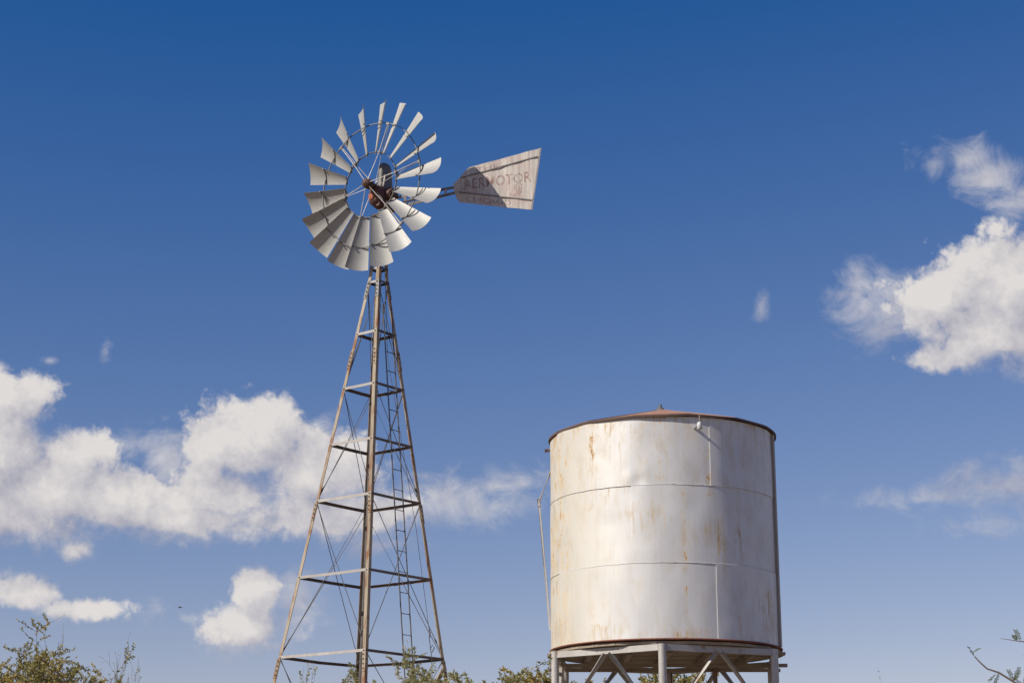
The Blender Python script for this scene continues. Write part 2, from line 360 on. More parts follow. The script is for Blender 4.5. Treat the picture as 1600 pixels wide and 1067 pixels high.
class MB:
    def __init__(s, base=(0, 0, 0)):
        s.v = []; s.f = []; s.uv = None; s.base = Vector(base); s.smooth = set()
    def add(s, vs, fs, smooth=False):
        o = len(s.v)
        s.v += [tuple(Vector(p) - s.base) for p in vs]
        for f in fs:
            if smooth:
                s.smooth.add(len(s.f))
            s.f.append(tuple(i + o for i in f))
    def tube(s, pts, rad, n=8, cap=True):
        pts = [Vector(p) for p in pts]
        if not hasattr(rad, '__len__'):
            rad = [rad] * len(pts)
        vs = []; ref = None
        for i, p in enumerate(pts):
            d = (pts[min(i + 1, len(pts) - 1)] - pts[max(i - 1, 0)]).normalized()
            if ref is None:
                _, a, b = frame(d)
            else:
                a = (ref - d * ref.dot(d)).normalized(); b = a.cross(d).normalized() * -1
                b = d.cross(a).normalized()
            ref = a
            for j in range(n):
                t = 2 * math.pi * j / n
                vs.append(p + (a * math.cos(t) + b * math.sin(t)) * rad[i])
        fs = []
        for i in range(len(pts) - 1):
            for j in range(n):
                fs.append((i * n + j, i * n + (j + 1) % n, (i + 1) * n + (j + 1) % n, (i + 1) * n + j))
        s.add(vs, fs, n > 4)
        if cap:
            e = len(pts) - 1
            s.add([vs[j] for j in range(n)], [tuple(range(n - 1, -1, -1))])
            s.add([vs[e * n + j] for j in range(n)], [tuple(range(n))])
    def bar(s, p0, p1, w, h, up=(0, 0, 1)):
        """box from p0 to p1, w across, h along up"""
        p0, p1 = Vector(p0), Vector(p1)
        d, a, b = frame(p1 - p0, up)
        vs = [p + a * (w / 2 * i) + b * (h / 2 * j) for p in (p0, p1) for i, j in ((-1, -1), (1, -1), (1, 1), (-1, 1))]
        s.add(vs, [(3, 2, 1, 0), (4, 5, 6, 7), (0, 1, 5, 4), (1, 2, 6, 5), (2, 3, 7, 6), (3, 0, 4, 7)])
    def angle(s, pts, d1, d2, w, t):
        """angle iron along pts; corner on the line, legs along d1 and d2"""
        pts = [Vector(p) for p in pts]; d1, d2 = Vector(d1).normalized(), Vector(d2).normalized()
        prof = [(0, 0), (w, 0), (w, t), (t, t), (t, w), (0, w)]
        vs = [p + d1 * a + d2 * b for p in pts for a, b in prof]
        fs = []
        for i in range(len(pts) - 1):
            for j in range(6):
                fs.append((i * 6 + j, i * 6 + (j + 1) % 6, i * 6 + 6 + (j + 1) % 6, i * 6 + 6 + j))
        e = (len(pts) - 1) * 6
        fs += [(5, 4, 3, 2, 1, 0)[0:6], tuple(e + j for j in range(6))]
        s.add(vs, fs)
    def sheet(s, A, B, uvA=None):
        """solid sheet: A and B are matching grids of points for its two faces"""
        nr, nc = len(A), len(A[0])
        fl = lambda G: [p for r in G for p in r]
        fs = [(i * nc + j, i * nc + j + 1, (i + 1) * nc + j + 1, (i + 1) * nc + j) for i in range(nr - 1) for j in range(nc - 1)]
        s.add(fl(A), fs, True)
        s.add(fl(B), [f[::-1] for f in fs], True)
        ring = [(0, j) for j in range(nc)] + [(i, nc - 1) for i in range(1, nr)] + [(nr - 1, j) for j in range(nc - 2, -1, -1)] + [(i, 0) for i in range(nr - 2, 0, -1)]
        m = len(ring)
        s.add([A[i][j] for i, j in ring] + [B[i][j] for i, j in ring], [(q, q + m, (q + 1) % m + m, (q + 1) % m) for q in range(m)])
        if uvA is not None:
            if s.uv is None:
                s.uv = []
            u = fl(uvA)
            s.uv += u + u + [uvA[i][j] for i, j in ring] * 2
    def lathe(s, prof, c, axis=(0, 0, 1), n=20, smooth=True):
        """prof = [(radius, distance along axis)]"""
        c = Vector(c); d, a, b = frame(axis)
        vs = [c + d * h + (a * math.cos(2 * math.pi * j / n) + b * math.sin(2 * math.pi * j / n)) * max(r, 1e-4) for r, h in prof for j in range(n)]
        fs = [(i * n + j, i * n + (j + 1) % n, (i + 1) * n + (j + 1) % n, (i + 1) * n + j) for i in range(len(prof) - 1) for j in range(n)]
        s.add(vs, fs, smooth)
    def build(s, name, mat, parent=None, loc=(0, 0, 0), fix=True):
        me = bpy.data.meshes.new(name)
        me.from_pydata(s.v, [], s.f)
        if s.smooth:
            me.polygons.foreach_set('use_smooth', [i in s.smooth for i in range(len(s.f))])
        if s.uv:
            lay = me.uv_layers.new(name='UVMap')
            for l in me.loops:
                lay.data[l.index].uv = s.uv[l.vertex_index]
        me.materials.append(mat)
        o = bpy.data.objects.new(name, me)
        col.objects.link(o); o.location = loc
        if parent is not None:
            o.parent = parent
        return o

def empty(name, loc, label, cat, group=None):
    o = bpy.data.objects.new(name, None); col.objects.link(o)
    o.location = loc; o['label'] = label; o['category'] = cat
    if group:
        o['group'] = group
    return o

def place(src, parent, loc=None, rot=None):
    c = src.copy(); col.objects.link(c); c.parent = parent
    if loc is not None:
        c.location = loc
    if rot is not None:
        c.rotation_euler = rot
    return c

# ------------------------------------------------------------------ ground
def ground():
    m = MB()
    n = 72
    rings = [0, 4, 9, 16, 24, 34, 46, 60, 85, 120, 200, 400, 900, 2500, 9000]
    vs = [(0, 15, 0)]
    for r in rings[1:]:
        for j in range(n):
            t = 2 * math.pi * j / n
            x, y = r * math.cos(t), 15 + r * math.sin(t)
            zz = 0.0 if r < 46 else 0.25 * math.sin(x * .05) * math.cos(y * .04)
            vs.append((x, y, zz))
    fs = [(0, 1 + j, 1 + (j + 1) % n) for j in range(n)]
    for i in range(len(rings) - 2):
        for j in range(n):
            fs.append((1 + i * n + j, 1 + (i + 1) * n + j, 1 + (i + 1) * n + (j + 1) % n, 1 + i * n + (j + 1) % n))
    m.add(vs, fs, True)
    g = m.build('ground', M_ground)
    g['kind'] = 'structure'
ground()

# ------------------------------------------------------------------ windmill
TY = 24.9
def axis_x(z): return -2.0908 + 0.02298 * z
def half(z): return 1.8488 - 0.183 * z if z < 9.32 else 0.143 - (z - 9.32) * 0.075
DEL = R(7.0)
LEGDIR = {'front': (math.sin(DEL), -math.cos(DEL)), 'right': (math.cos(DEL), math.sin(DEL)), 'back': (-math.sin(DEL), math.cos(DEL)), 'left': (-math.cos(DEL), -math.sin(DEL))}
def legp(w, z):
    d = LEGDIR[w]; h = half(z)
    return Vector((axis_x(z) + d[0] * h, TY + d[1] * h, z))
LEVELS = [1.9, 3.0, 4.112, 5.17, 6.207, 6.989, 7.784, 8.565, 9.321, 9.52]
FACES = [('left', 'front'), ('front', 'right'), ('right', 'back'), ('back', 'left')]
WB = Vector((axis_x(0), TY, 0))
mill = empty('windmill', WB, 'tall steel windmill with a round bladed wheel and lettered tail on a lattice tower', 'windmill')

bolt_spots = []
for w, nxt, prv in (('front', 'right', 'left'), ('right', 'back', 'front'), ('back', 'left', 'right'), ('left', 'front', 'back')):
    d = Vector((*LEGDIR[w], 0))
    d1 = (legp(nxt, 0) - legp(w, 0)); d1.z = 0
    d2 = (legp(prv, 0) - legp(w, 0)); d2.z = 0
    m = MB(WB)
    zs = [-0.3, 2.0, 4.112, 6.207, 7.784, 9.32, 10.3]
    m.angle([legp(w, z) for z in zs], d1, d2, 0.053, 0.007)
    leg = m.build('leg', M_leg, mill)
    for zc in (3.95, 6.05, 8.18, 9.2):
        m = MB(WB)
        off = d * 0.010
        m.angle([legp(w, zc - 0.13) + off, legp(w, zc + 0.13) + off], d1, d2, 0.052, 0.006)
        for q in (-0.09, -0.03, 0.03, 0.09):
            for dd in (d1, d2):
                p = legp(w, zc + q) + off + dd.normalized() * 0.032
                nn = Vector((0, 0, 1)).cross(dd).normalized()
                if nn.dot(d) < 0:
                    nn = -nn
                bolt_spots.append((p, nn))
        m.build('splice_plate', M_leg if zc < 9 else M_rim, leg)
    m = MB(WB)
    p = legp(w, 0)
    m.lathe([(0, 0.16), (0.17, 0.16), (0.2, 0.12), (0.22, -0.4)], (p.x, p.y, 0), (0, 0, 1), 12)
    m.build('footing', M_concrete, mill)

bolts = MB(WB)
for li, z in enumerate(LEVELS):
    for fi, (a_, b_) in enumerate(FACES):
        p0, p1 = legp(a_, z), legp(b_, z)
        out = Vector(((p0 + p1) / 2 - Vector((axis_x(z), TY, z)))).normalized()
        wdt = 0.036 if z < 9 else 0.028
        m = MB(WB)
        mid = (p0 + p1) / 2 + Vector((0, 0, -0.012 if z < 5 and fi >= 2 else -0.003))
        pts = [p0 + out * 0.003, mid + out * 0.003, p1 + out * 0.003]
        m.angle(pts, (0, 0, -1), -out, wdt, 0.005)
        g = m.build('girt', M_girt if fi == 0 else M_girt_shade_rust, mill)  # all but the sunlit left-front face get the shade-darkened rusty copy
        for p, s in ((p0, 1), (p1, -1)):
            q = p + (p1 - p0).normalized() * s * 0.03 + out * 0.003 + Vector((0, 0, -wdt * .5))
            bolts.lathe([(0, 0.012), (0.008, 0.012), (0.009, 0.0)], q, out, 6, False)

for p, nn in bolt_spots:
    bolts.lathe([(0, 0.012), (0.009, 0.012), (0.010, 0.0)], p, nn, 6, False)
bo = bolts.build('bolt_heads', M_rod, mill); bo['kind'] = 'stuff'

for z0, z1 in ((9.30, 7.784), (7.77, 6.207), (6.19, 4.112), (4.10, 1.9)):
    for fi, (a_, b_) in enumerate(FACES):
        for s in (0, 1):
            A, B = (a_, b_) if s == 0 else (b_, a_)
            p0, p1 = legp(A, z0), legp(B, z1)
            inn = (Vector((axis_x(5), TY, 0)) - (p0 + p1) / 2); inn.z = 0; inn.normalize()
            o_ = inn * (0.012 + 0.014 * s)
            sag = Vector((0, 0, -random.uniform(0, 0.02)))
            m = MB(WB)
            m.tube([p0 + o_, (p0 + p1) / 2 + o_ + sag, p1 + o_], 0.0052, 5)
            rod = m.build('brace_rod', M_rod, mill)
            if s == 0 and z0 < 8:
                q = p1.lerp(p0, 0.1) + o_
                dd = (p0 - p1).normalized()
                m = MB(WB); m.tube([q - dd * .05, q, q + dd * .05], [.007, .012, .007], 6)
                m.build('turnbuckle', M_rod, rod)

# ladder on the front right face
def lad(z, s):
    a_, b_ = legp('front', z), legp('right', z)
    d = (b_ - a_); d.z = 0
    ln = d.length; d.normalize()
    out = Vector((d.y, -d.x, 0))
    return (a_ + b_) / 2 + d * (s * min(0.088, ln * 0.3)) + out * 0.035
m = MB(WB)
rails = []
for s in (-1, 1):
    m = MB(WB)
    m.tube([lad(z, s) for z in (0.8, 2.5, 4.1, 6.2, 7.8, 8.95)], 0.0085, 6)
    rails.append(m.build('ladder_rail', M_rod, mill))
z = 1.0
while z < 8.7:
    m = MB(WB)
    m.tube([lad(z, -1), lad(z, 1)], 0.007, 5)
    m.build('rung', M_rod, rails[0])
    z += 0.279

# furl wire, its hook and winch lever inside the right side
def pz(w, f, z):
    return Vector((axis_x(z), TY, z)).lerp(legp(w, z), f)
m = MB(WB)
m.tube([pz('right', 0.55, 10.2) + Vector((0, -.1, 0)), Vector((-1.72, 24.80, 8.2)), Vector((-1.29, 24.78, 5.8)), Vector((-1.10, 24.78, 4.45))], 0.0035, 4)
m.tube([(-1.10, 24.78, 4.46), (-1.09, 24.78, 4.42), (-1.095, 24.78, 4.36)], 0.012, 6)
m.tube([(-1.10, 24.78, 4.36), (-1.06, 24.78, 4.08), (-1.04, 24.78, 3.2)], 0.005, 5)
m.tube([(-1.085, 24.78, 4.20), (-1.055, 24.78, 4.26), (-1.03, 24.78, 4.22), (-1.06, 24.78, 4.16)], 0.007, 5)
m.build('furl_wire', M_rod, mill)
p = legp('right', 3.92)
m = MB(WB); m.bar(p + Vector((-.02, -.04, 0.06)), p + Vector((-.17, -.12, -0.22)), 0.05, 0.05); m.build('winch_lever', M_leg, mill)

# drop pipe and pump rod down the middle of the tower
m = MB(WB); m.tube([(axis_x(z_), TY, z_) for z_ in (-.2, 3, 6, 9.7)], .030, 10); m.build('drop_pipe', M_rod, mill)

# --- head: mast, gearbox, hood, tail
HUB = Vector((-1.998, 24.70, 10.696))
PHI = R(37.3)
nW = Vector((-math.sin(PHI), -math.cos(PHI), 0)); uW = Vector((math.cos(PHI), -math.sin(PHI), 0)); Z = Vector((0, 0, 1))
def hp(back, side, up): return HUB - nW * back + uW * side + Z * up
AX = Vector((-1.8404, 24.907, 10.696))
m = MB(WB)
m.tube([(axis_x(9.6), TY, 9.6), (axis_x(10.1), TY, 10.1), AX + Vector((0, 0, -.2))], [0.045, 0.045, 0.05], 10)
m.build('mast_pipe', M_cast, mill)
m = MB(WB)
m.lathe([(0, -.0), (0.135, 0), (0.14, 0.02), (0.06, 0.05), (0, 0.05)], (axis_x(10.3), TY, 10.28), (0, 0, 1), 16)
m.build('turntable', M_cast, mill)
m = MB(WB)
# gear case: rounded trough along the shaft
secs = [(0.05, .07, -.02, -.22), (0.08, .095, .02, -.27), (0.20, .105, .03, -.30), (0.34, .11, .03, -.33), (0.46, .10, .02, -.30), (0.50, .07, -.02, -.24)]
rings = []
for bk, hw, top, bot in secs:
    ring = []
    for j in range(14):
        t = 2 * math.pi * j / 14
        cx, cy = math.sin(t), math.cos(t)
        ex = abs(cx) ** 0.6 * (1 if cx >= 0 else -1); ey = abs(cy) ** 0.6 * (1 if cy >= 0 else -1)
        ring.append(hp(bk, hw * ex, (top + bot) / 2 + (top - bot) / 2 * ey))
    rings.append(ring)
vs = [p for r in rings for p in r]; nn = 14
m.add(vs, [(i * nn + j, i * nn + (j + 1) % nn, (i + 1) * nn + (j + 1) % nn, (i + 1) * nn + j) for i in range(5) for j in range(nn)], True)
m.add(rings[0], [tuple(range(nn))]); m.add(rings[-1], [tuple(range(nn - 1, -1, -1))])
gear = m.build('gearbox', M_cast, mill)
m = MB(WB); m.lathe([(0, .012), (.05, .012), (.055, .008), (.057, -.03)], hp(0.045, -0.02, -0.15), nW, 14); m.build('bearing_cap', M_cap, gear)
m = MB(WB); m.lathe([(0, .10), (.085, .10), (.10, .08), (.10, -.08), (.085, -.10), (0, -.10)], hp(0.30, 0.09, -0.10), uW, 16); m.build('gear_cover', M_cast, gear)
m = MB(WB); m.tube([hp(.12, -.08, .0), hp(.2, -.05, .12), hp(.28, 0, .2)], .018, 6); m.tube([hp(.16, .09, .0), hp(.24, .05, .2)], .014, 6); m.build('pitman_arm', M_spoke, gear)
for bk, sd, up, bw, bh, bl in ((.16, -.085, -.02, .05, .10, .10), (.38, .06, .0, .09, .07, .12), (.24, .115, -.22, .04, .06, .14), (.44, -.04, -.16, .12, .12, .08), (.12, .06, -.27, .06, .05, .06)):
    m = MB(WB); m.bar(hp(bk - bl / 2, sd, up), hp(bk + bl / 2, sd, up), bw, bh); m.build('gear_bracket', M_cast, gear)
# hood: a tall sheet cover, rounded at the top
m = MB(WB)
A = []; prof = [(-.02, 1.25), (.08, 1.08), (.2, 1.0), (.3, .95), (.36, .85), (.395, .66), (.412, .35), (.416, .05)]
for up, s in prof:
    row = []
    for j in range(16):
        t = 2 * math.pi * (j + .5) / 16
        cx, cy = math.cos(t), math.sin(t)
        ex = abs(cx) ** 0.45 * (1 if cx >= 0 else -1); ey = abs(cy) ** 0.45 * (1 if cy >= 0 else -1)
        row.append(hp(.305 + .118 * s * ex, .048 * s * ey, up))
    A.append(row)
vs = [p for r in A for p in r]
m.add(vs, [(i * 16 + j, i * 16 + (j + 1) % 16, (i + 1) * 16 + (j + 1) % 16, (i + 1) * 16 + j) for i in range(len(A) - 1) for j in range(16)], True)
m.add(A[-1], [tuple(range(15, -1, -1))]); m.add(A[0], [tuple(range(16))])
m.build('hood', M_hood, mill)

# --- tail
PSI = R(11)
tD = Vector((math.cos(PSI), -math.sin(PSI), 0)); tF = Vector((-math.sin(PSI), -math.cos(PSI), 0))   # along, and out of the face we see
def tp(s, z, o=0.0): return AX + tD * s + Z * z + tF * o
m = MB(WB); m.bar(tp(.05, -.14, -.02), tp(1.25, -.004, -.02), .012, .038); m.build('tail_bone', M_rim, mill)
m = MB(WB); m.bar(tp(.05, -.30, -.02), tp(1.25, -.07, -.02), .012, .038); m.build('tail_bone', M_rim, mill)
for s, a0, a1 in ((.33, -.235, -.1), (.92, -.13, -.045)):
    m = MB(WB); m.bar(tp(s, a0), tp(s, a1), .016, .03, (1, 0, 0)); m.build('tail_strut', M_spoke, mill)
m = MB(WB); m.tube([tp(.12, -.28, .05), tp(.55, -.165, .05), tp(.75, -.14, .03)], .02, 8); m.build('furl_lever', M_spoke, mill)
# vane: sheet cut along its outline, lightly wavy
OUT_TOP = [(1.027, .009), (1.247, .247), (2.288, .465)]
OUT_BOT = [(1.027, .009), (1.042, -.092), (1.099, -.259), (1.750, -.379), (2.155, -.444)]
def interp(pl, s):
    for (a0, b0), (a1, b1) in zip(pl, pl[1:]):
        if s <= a1:
            return b0 + (b1 - b0) * (s - a0) / (a1 - a0)
    return pl[-1][1]
def vane_grid(o):
    G = []
    ts = [0, .02, .05, .09, .14, .19, .24] + [.24 + .76 * i / 18 for i in range(1, 19)]
    for t in ts:
        st = 1.027 + t * (2.288 - 1.027); sb = 1.027 + t * (2.155 - 1.027)
        zt = interp(OUT_TOP, st); zb = interp(OUT_BOT, sb)
        row = []
        for j in range(11):
            q = j / 10
            s = sb + (st - sb) * q; zz = zb + (zt - zb) * q
            wav = .004 * math.sin(s * 21 + zz * 3) + .003 * math.sin(s * 9 + 2)
            row.append(tp(s, zz, o + wav))
        G.append(row)
    return G
m = MB(WB); m.sheet(vane_grid(.005), vane_grid(0.0)); vane = m.build('tail_vane', M_vane, mill)
m = MB(WB); m.bar(tp(1.14, .096, .014), tp(2.243, .340, .014), .010, .014); m.build('vane_rib', M_rim, vane)
m = MB(WB); m.bar(tp(1.11, -.115, .014), tp(2.160, -.303, .014), .010, .014); m.build('vane_rib', M_rim, vane)
m = MB(WB); m.bar(tp(2.288, .465, .006), tp(2.155, -.444, .006), .012, .022, (1, 0, 0)); m.build('vane_edge', M_spoke, vane)

def text_mesh(txt, base0, base1, h0, h1, name):
    cu = bpy.data.curves.new('t', 'FONT'); cu.body = txt; cu.size = 1.0; cu.offset = 0.012; cu.resolution_u = 3
    ob = bpy.data.objects.new('t', cu); col.objects.link(ob)
    bpy.context.view_layer.update()
    me = bpy.data.meshes.new_from_object(ob.evaluated_get(bpy.context.evaluated_depsgraph_get()))
    xs = [v.co.x for v in me.vertices]; ys = [v.co.y for v in me.vertices]
    x0, x1, y1 = min(xs), max(xs), max(ys)
    for v in me.vertices:
        t = (v.co.x - x0) / (x1 - x0); q = v.co.y / y1
        s = base0[0] + (base1[0] - base0[0]) * t; zz = base0[1] + (base1[1] - base0[1]) * t + q * (h0 + (h1 - h0) * t)
        wav = .004 * math.sin(s * 21 + zz * 3) + .003 * math.sin(s * 9 + 2)
        v.co = tp(s, zz, .0078 + wav) - WB
    bpy.data.objects.remove(ob); bpy.data.curves.remove(cu)
    me.materials.append(M_letter)
    o = bpy.data.objects.new(name, me); col.objects.link(o); o.parent = vane
    return o
text_mesh('THE', (1.358, .166), (1.675, .202), .072, .072, 'lettering')
text_mesh('AERMOTOR', (1.172, -.080), (2.148, -.022), .15, .15, 'lettering')
text_mesh('CHICAGO', (1.212, -.262), (1.862, -.354), .075, .07, 'lettering')
m = MB(WB)
for q in range(3):
    rr = (.075, .05, .022)[q]
    N = 18
    a0, a1 = ((0.3, 5.6), (1.5, 6.9), (0, 6.28))[q]
    vs = []
    for j in range(N + 1):
        t = a0 + (a1 - a0) * j / N
        for r in (rr - .007, rr + .007):
            vs.append(tp(1.972 + r * .8 * math.cos(t), -.115 + r * math.sin(t), .0085 + .004 * math.sin((1.955) * 21) + .003 * math.sin(1.955 * 9 + 2)))
    m.add(vs, [(2 * j, 2 * j + 2, 2 * j + 3, 2 * j + 1) for j in range(N)])
for q in range(2):
    zz = -.205 - q * .025
    m.add([tp(1.89, zz, .013), tp(2.0, zz, .013), tp(2.0, zz + .011, .013), tp(1.89, zz + .011, .013)], [(0, 1, 2, 3)])
m.build('emblem', M_letter, vane)

# --- wheel (local frame: X to the right in the wheel's plane, -Y out of its front, Z up)
m = MB()
m.lathe([(0.0, .125), (.05, .125), (.052, .11), (.066, .11), (.066, .08), (.05, .075), (.048, .05), (.075, .045), (.075, .02), (.04, .015), (.04, -.1)], (0, 0, 0), (0, -1, 0), 20)
m.lathe([(0.0, .131), (.022, .131), (.024, .12)], (0, 0, 0), (0, -1, 0), 10)
wheel = m.build('wheel', M_cast, mill, HUB - WB)
wheel.rotation_euler = (0, 0, -PHI)
def ring(r, w, h, name, dents=0.0):
    m = MB(); N = 96; vs = []
    for j in range(N):
        t = 2 * math.pi * j / N
        for a_, b_ in ((-1, -1), (1, -1), (1, 1), (-1, 1)):
            rr = r + a_ * w / 2
            vs.append((rr * math.cos(t), b_ * h / 2, rr * math.sin(t)))
    fs = [(j * 4 + q, j * 4 + (q + 1) % 4, ((j + 1) % N) * 4 + (q + 1) % 4, ((j + 1) % N) * 4 + q) for j in range(N) for q in range(4)]
    m.add(vs, fs)
    return m.build(name, M_rim, wheel)
ring(.482, .006, .022, 'inner_rim'); ring(.913, .009, .016, 'outer_rim')
BETA = R(37)
def blade_pt(r, c, off=0.0):
    """r out from the hub, c in -1..1 across the blade"""
    t = (r - .468) / (1.225 - .468)
    ch = .125 + (.335 - .125) * t
    b = BETA + R(3) - R(7) * t
    cv = Vector((-math.cos(b), math.sin(b), 0)); mm = Vector((-math.sin(b), -math.cos(b), 0))
    sag = ch * .12
    return Vector((0, 0, r)) + cv * (c * ch / 2) - mm * (sag * (1 - c * c) - sag * .5 + off)
def blade_grid(off):
    return [[blade_pt(.468 + (1.225 - .468) * i / 10 + (.02 * (1 - c * c) * (i / 10)), c, off) for c in [-1 + 2 * j / 10 for j in range(11)]] for i in range(11)]
m = MB(); m.sheet(blade_grid(0), blade_grid(.0025))
blade0 = m.build('blade', M_blade, wheel)
# curved strap and tie bolt that fix a blade to the outer rim
m = MB()
pts = [blade_pt(.913, -.92 + 1.84 * j / 8, -.006) for j in range(9)]
for p, q in zip(pts, pts[1:]):
    m.bar(p, q, .005, .015, (0, 0, 1))
m.tube([blade_pt(.913, -.95, -.01), blade_pt(.913, -.95, -.01) + Vector((0, -.012, 0))], .012, 6)
strap0 = m.build('blade_strap', M_rim, wheel)
m = MB()
pts = [blade_pt(.483, -.9 + 1.8 * j / 4, -.004) for j in range(5)]
for p, q in zip(pts, pts[1:]):
    m.bar(p, q, .005, .016, (0, 0, 1))
clip0 = m.build('blade_clip', M_rim, wheel)
for i in range(18):
    g = R(90 - 20 * i)
    jit = Vector((random.uniform(-.03, .03), g, random.uniform(-.07, .07)))
    for src in (blade0, strap0, clip0):
        o = src if i == 0 else place(src, wheel)
        o.rotation_mode = 'YXZ'
        mt = Matrix.Rotation(g, 4, 'Y') @ Matrix.Rotation(jit.z, 4, 'Z') @ Matrix.Rotation(jit.x, 4, 'X')
        o.rotation_euler = mt.to_euler('YXZ')
# arms: two rods from the hub flanges that meet near the outer rim
arm_front = MB(); arm_front.tube([(0, -.085, .06), (0, -.02, .482), (0, -.004, .90)], .006, 6)
af = arm_front.build('spoke', M_spoke, wheel)
arm_back = MB(); arm_back.tube([(.014, .07, .05), (.014, .02, .482), (.014, .004, .90)], .005, 6)
ab = arm_back.build('spoke', M_spoke, wheel)
cl = MB(); cl.bar((0, -.03, .482), (0, .03, .482), .05, .022, (0, 0, 1)); cl.bar((-.03, 0, .905), (.03, 0, .905), .03, .03, (0, 0, 1))
ac = cl.build('spoke_clamp', M_rim, wheel)
for i in range(6):
    for src in (af, ab, ac):
        o = src if i == 0 else place(src, wheel)
        o.rotation_euler = (0, R(80 - 60 * i), 0)

# ------------------------------------------------------------------ water tank
TC = Vector((2.052, 25.0, 0)); TB, TT = 4.20, 7.06; TR = 1.52
tank = empty('water_tank', TC + Vector((0, 0, TB)), 'round silver painted water tank with rust streaks and a rusty low cone roof', 'water tank')
BASE = TC + Vector((0, 0, TB))
def cyl(a, r, z): return TC + Vector((math.sin(a) * r, -math.cos(a) * r, z))
def wave(a, z):
    d = .0040 * math.sin(9 * a + 1.2 + .5 * z) + .0018 * math.sin(17 * a + 2.1 * z) + .0012 * math.sin(23 * a - 5.3 * z + 1) + .0012 * math.sin(5 * a + 7 * z)
    for (ca, cz, ra, rz, am) in ((-.27, 6.23, .055, .055, -.012), (-.36, 6.26, .05, .09, .010), (-.22, 6.34, .05, .12, .007), (.95, 4.75, .08, .22, -.014), (1.05, 4.95, .05, .15, .012), (.45, 5.5, .12, .3, -.006), (-.1, 6.75, .12, .25, -.006), (.1, 4.7, .2, .3, .004), (-.62, 6.6, .07, .12, -.005), (.28, 6.5, .06, .16, .005), (.62, 6.8, .09, .1, -.006), (-.55, 5.7, .1, .1, -.004), (.2, 5.9, .07, .09, -.006), (.72, 5.45, .08, .2, .005), (-.75, 4.9, .08, .2, -.005), (-.25, 5.3, .12, .08, .004), (.5, 4.5, .1, .12, -.006), (1.0, 6.4, .07, .2, .005)):
        d += am * math.exp(-((a - ca) / ra) ** 2 - ((z - cz) / rz) ** 2)
    return d
Z1, Z2 = 6.165, 5.158
for zlo, zhi, seam, dr in ((Z1, TT, 19.4, .003), (Z2, Z1, -19.7, .0), (TB, Z2, 21.1, .003)):
    for q in range(4):
        a0, a1 = R(seam + 90 * q), R(seam + 90 * (q + 1))
        na, nz = 64, 16
        A = []; B = []; UVs = []
        for i in range(nz + 1):
            z = zlo + (zhi - zlo) * i / nz
            ra_, rb_, ru_ = [], [], []
            for j in range(na + 1):
                t = j / na
                a = a0 + (a1 - a0) * t
                aw = (a + math.pi) % (2 * math.pi) - math.pi
                edge = min(1, i / 2, (nz - i) / 2)
                r = TR + dr + .009 * (1 - t) + wave(aw, z)
                ra_.append(cyl(a, r, z)); rb_.append(cyl(a, r - .008, z))
                ru_.append((aw * TR, z - TB) if abs(aw) < 3.0 or True else 0)
            # keep the map continuous across the back
            for j in range(1, na + 1):
                if abs(ru_[j][0] - ru_[j - 1][0]) > 4:
                    ru_[j] = (ru_[j][0] + 2 * math.pi * TR, ru_[j][1])
                    if ru_[j][0] - ru_[j - 1][0] > 4:
                        ru_[j] = (ru_[j][0] - 2 * math.pi * TR, ru_[j][1])
            A.append(ra_); B.append(rb_); UVs.append(ru_)
        m = MB(BASE); m.sheet(A, B, UVs)
        m.build('shell_plate', M_tank, tank)
# weld beads between the courses
for zz in (Z1, Z2):
    m = MB(BASE)
    m.tube([cyl(R(t * 3), TR + .009 + wave((R(t * 3) + math.pi) % (2 * math.pi) - math.pi, zz), zz + random.uniform(-.004, .004)) for t in range(121)], .0042, 5, False)
    bead = m.build('weld_seam', M_whitepipe, tank)
# floor plate and its rusty rim
m = MB(BASE); m.lathe([(0, .0), (TR + .03, .0), (TR + .034, .004), (TR + .034, .014), (TR + .005, .022)], TC + Vector((0, 0, TB - .012)), (0, 0, 1), 72)
m.build('floor_rim', M_rustedge, tank)
# roof: twelve sheets of a low cone, uneven at the eave
ROFF = Vector((.014, 0, 0)); NP = 14; RR = TR + .036; APEX = 7.505; EAVE = 7.09
rng = random.Random(5)
ez = [rng.uniform(-.012, .012) for _ in range(NP)]; er = [rng.uniform(-.008, .012) for _ in range(NP)]
for q in range(NP):
    a0, a1 = 2 * math.pi * (q + .3) / NP, 2 * math.pi * (q + 1.3) / NP
    A = []; B = []
    for i in range(7):
        t = i / 6
        ra_, rb_ = [], []
        for j in range(9):
            w = j / 8; a = a0 + (a1 - a0) * w
            z = (EAVE + ez[q] * (1 - w) + ez[(q + 1) % NP] * w - .010 * math.sin(math.pi * w)) * (1 - t) + APEX * t
            r = max(.03, (RR + er[q] * (1 - w) + er[(q + 1) % NP] * w) * (1 - t))
            up = .006 * math.sin(math.pi * t) * math.sin(3 * w + q) + (.004 if q % 2 else 0)
            ra_.append(cyl(a, r, z + up) + ROFF); rb_.append(cyl(a, r, z + up - .006) + ROFF)
        A.append(ra_); B.append(rb_)
    m = MB(BASE); m.sheet(A, B); pan = m.build('roof_panel', M_roof, tank)
    m = MB(BASE)
    pts = []
    for j in range(7):
        w = j / 6; a = a0 + (a1 - a0) * w
        pts.append(cyl(a, RR + er[q] * (1 - w) + er[(q + 1) % NP] * w + .002, EAVE + ez[q] * (1 - w) + ez[(q + 1) % NP] * w - .010 * math.sin(math.pi * w) - .014) + ROFF)
    for p, q2 in zip(pts, pts[1:]):
        m.bar(p, q2, .010, .027)
    m.build('roof_lip', M_darkedge, pan)
m = MB(BASE); m.lathe([(0, .075), (.022, .075), (.024, .03), (.05, .02), (.07, -.02)], TC + Vector((0, 0, APEX)), (0, 0, 1), 12); m.build('roof_cap', M_hood, tank)
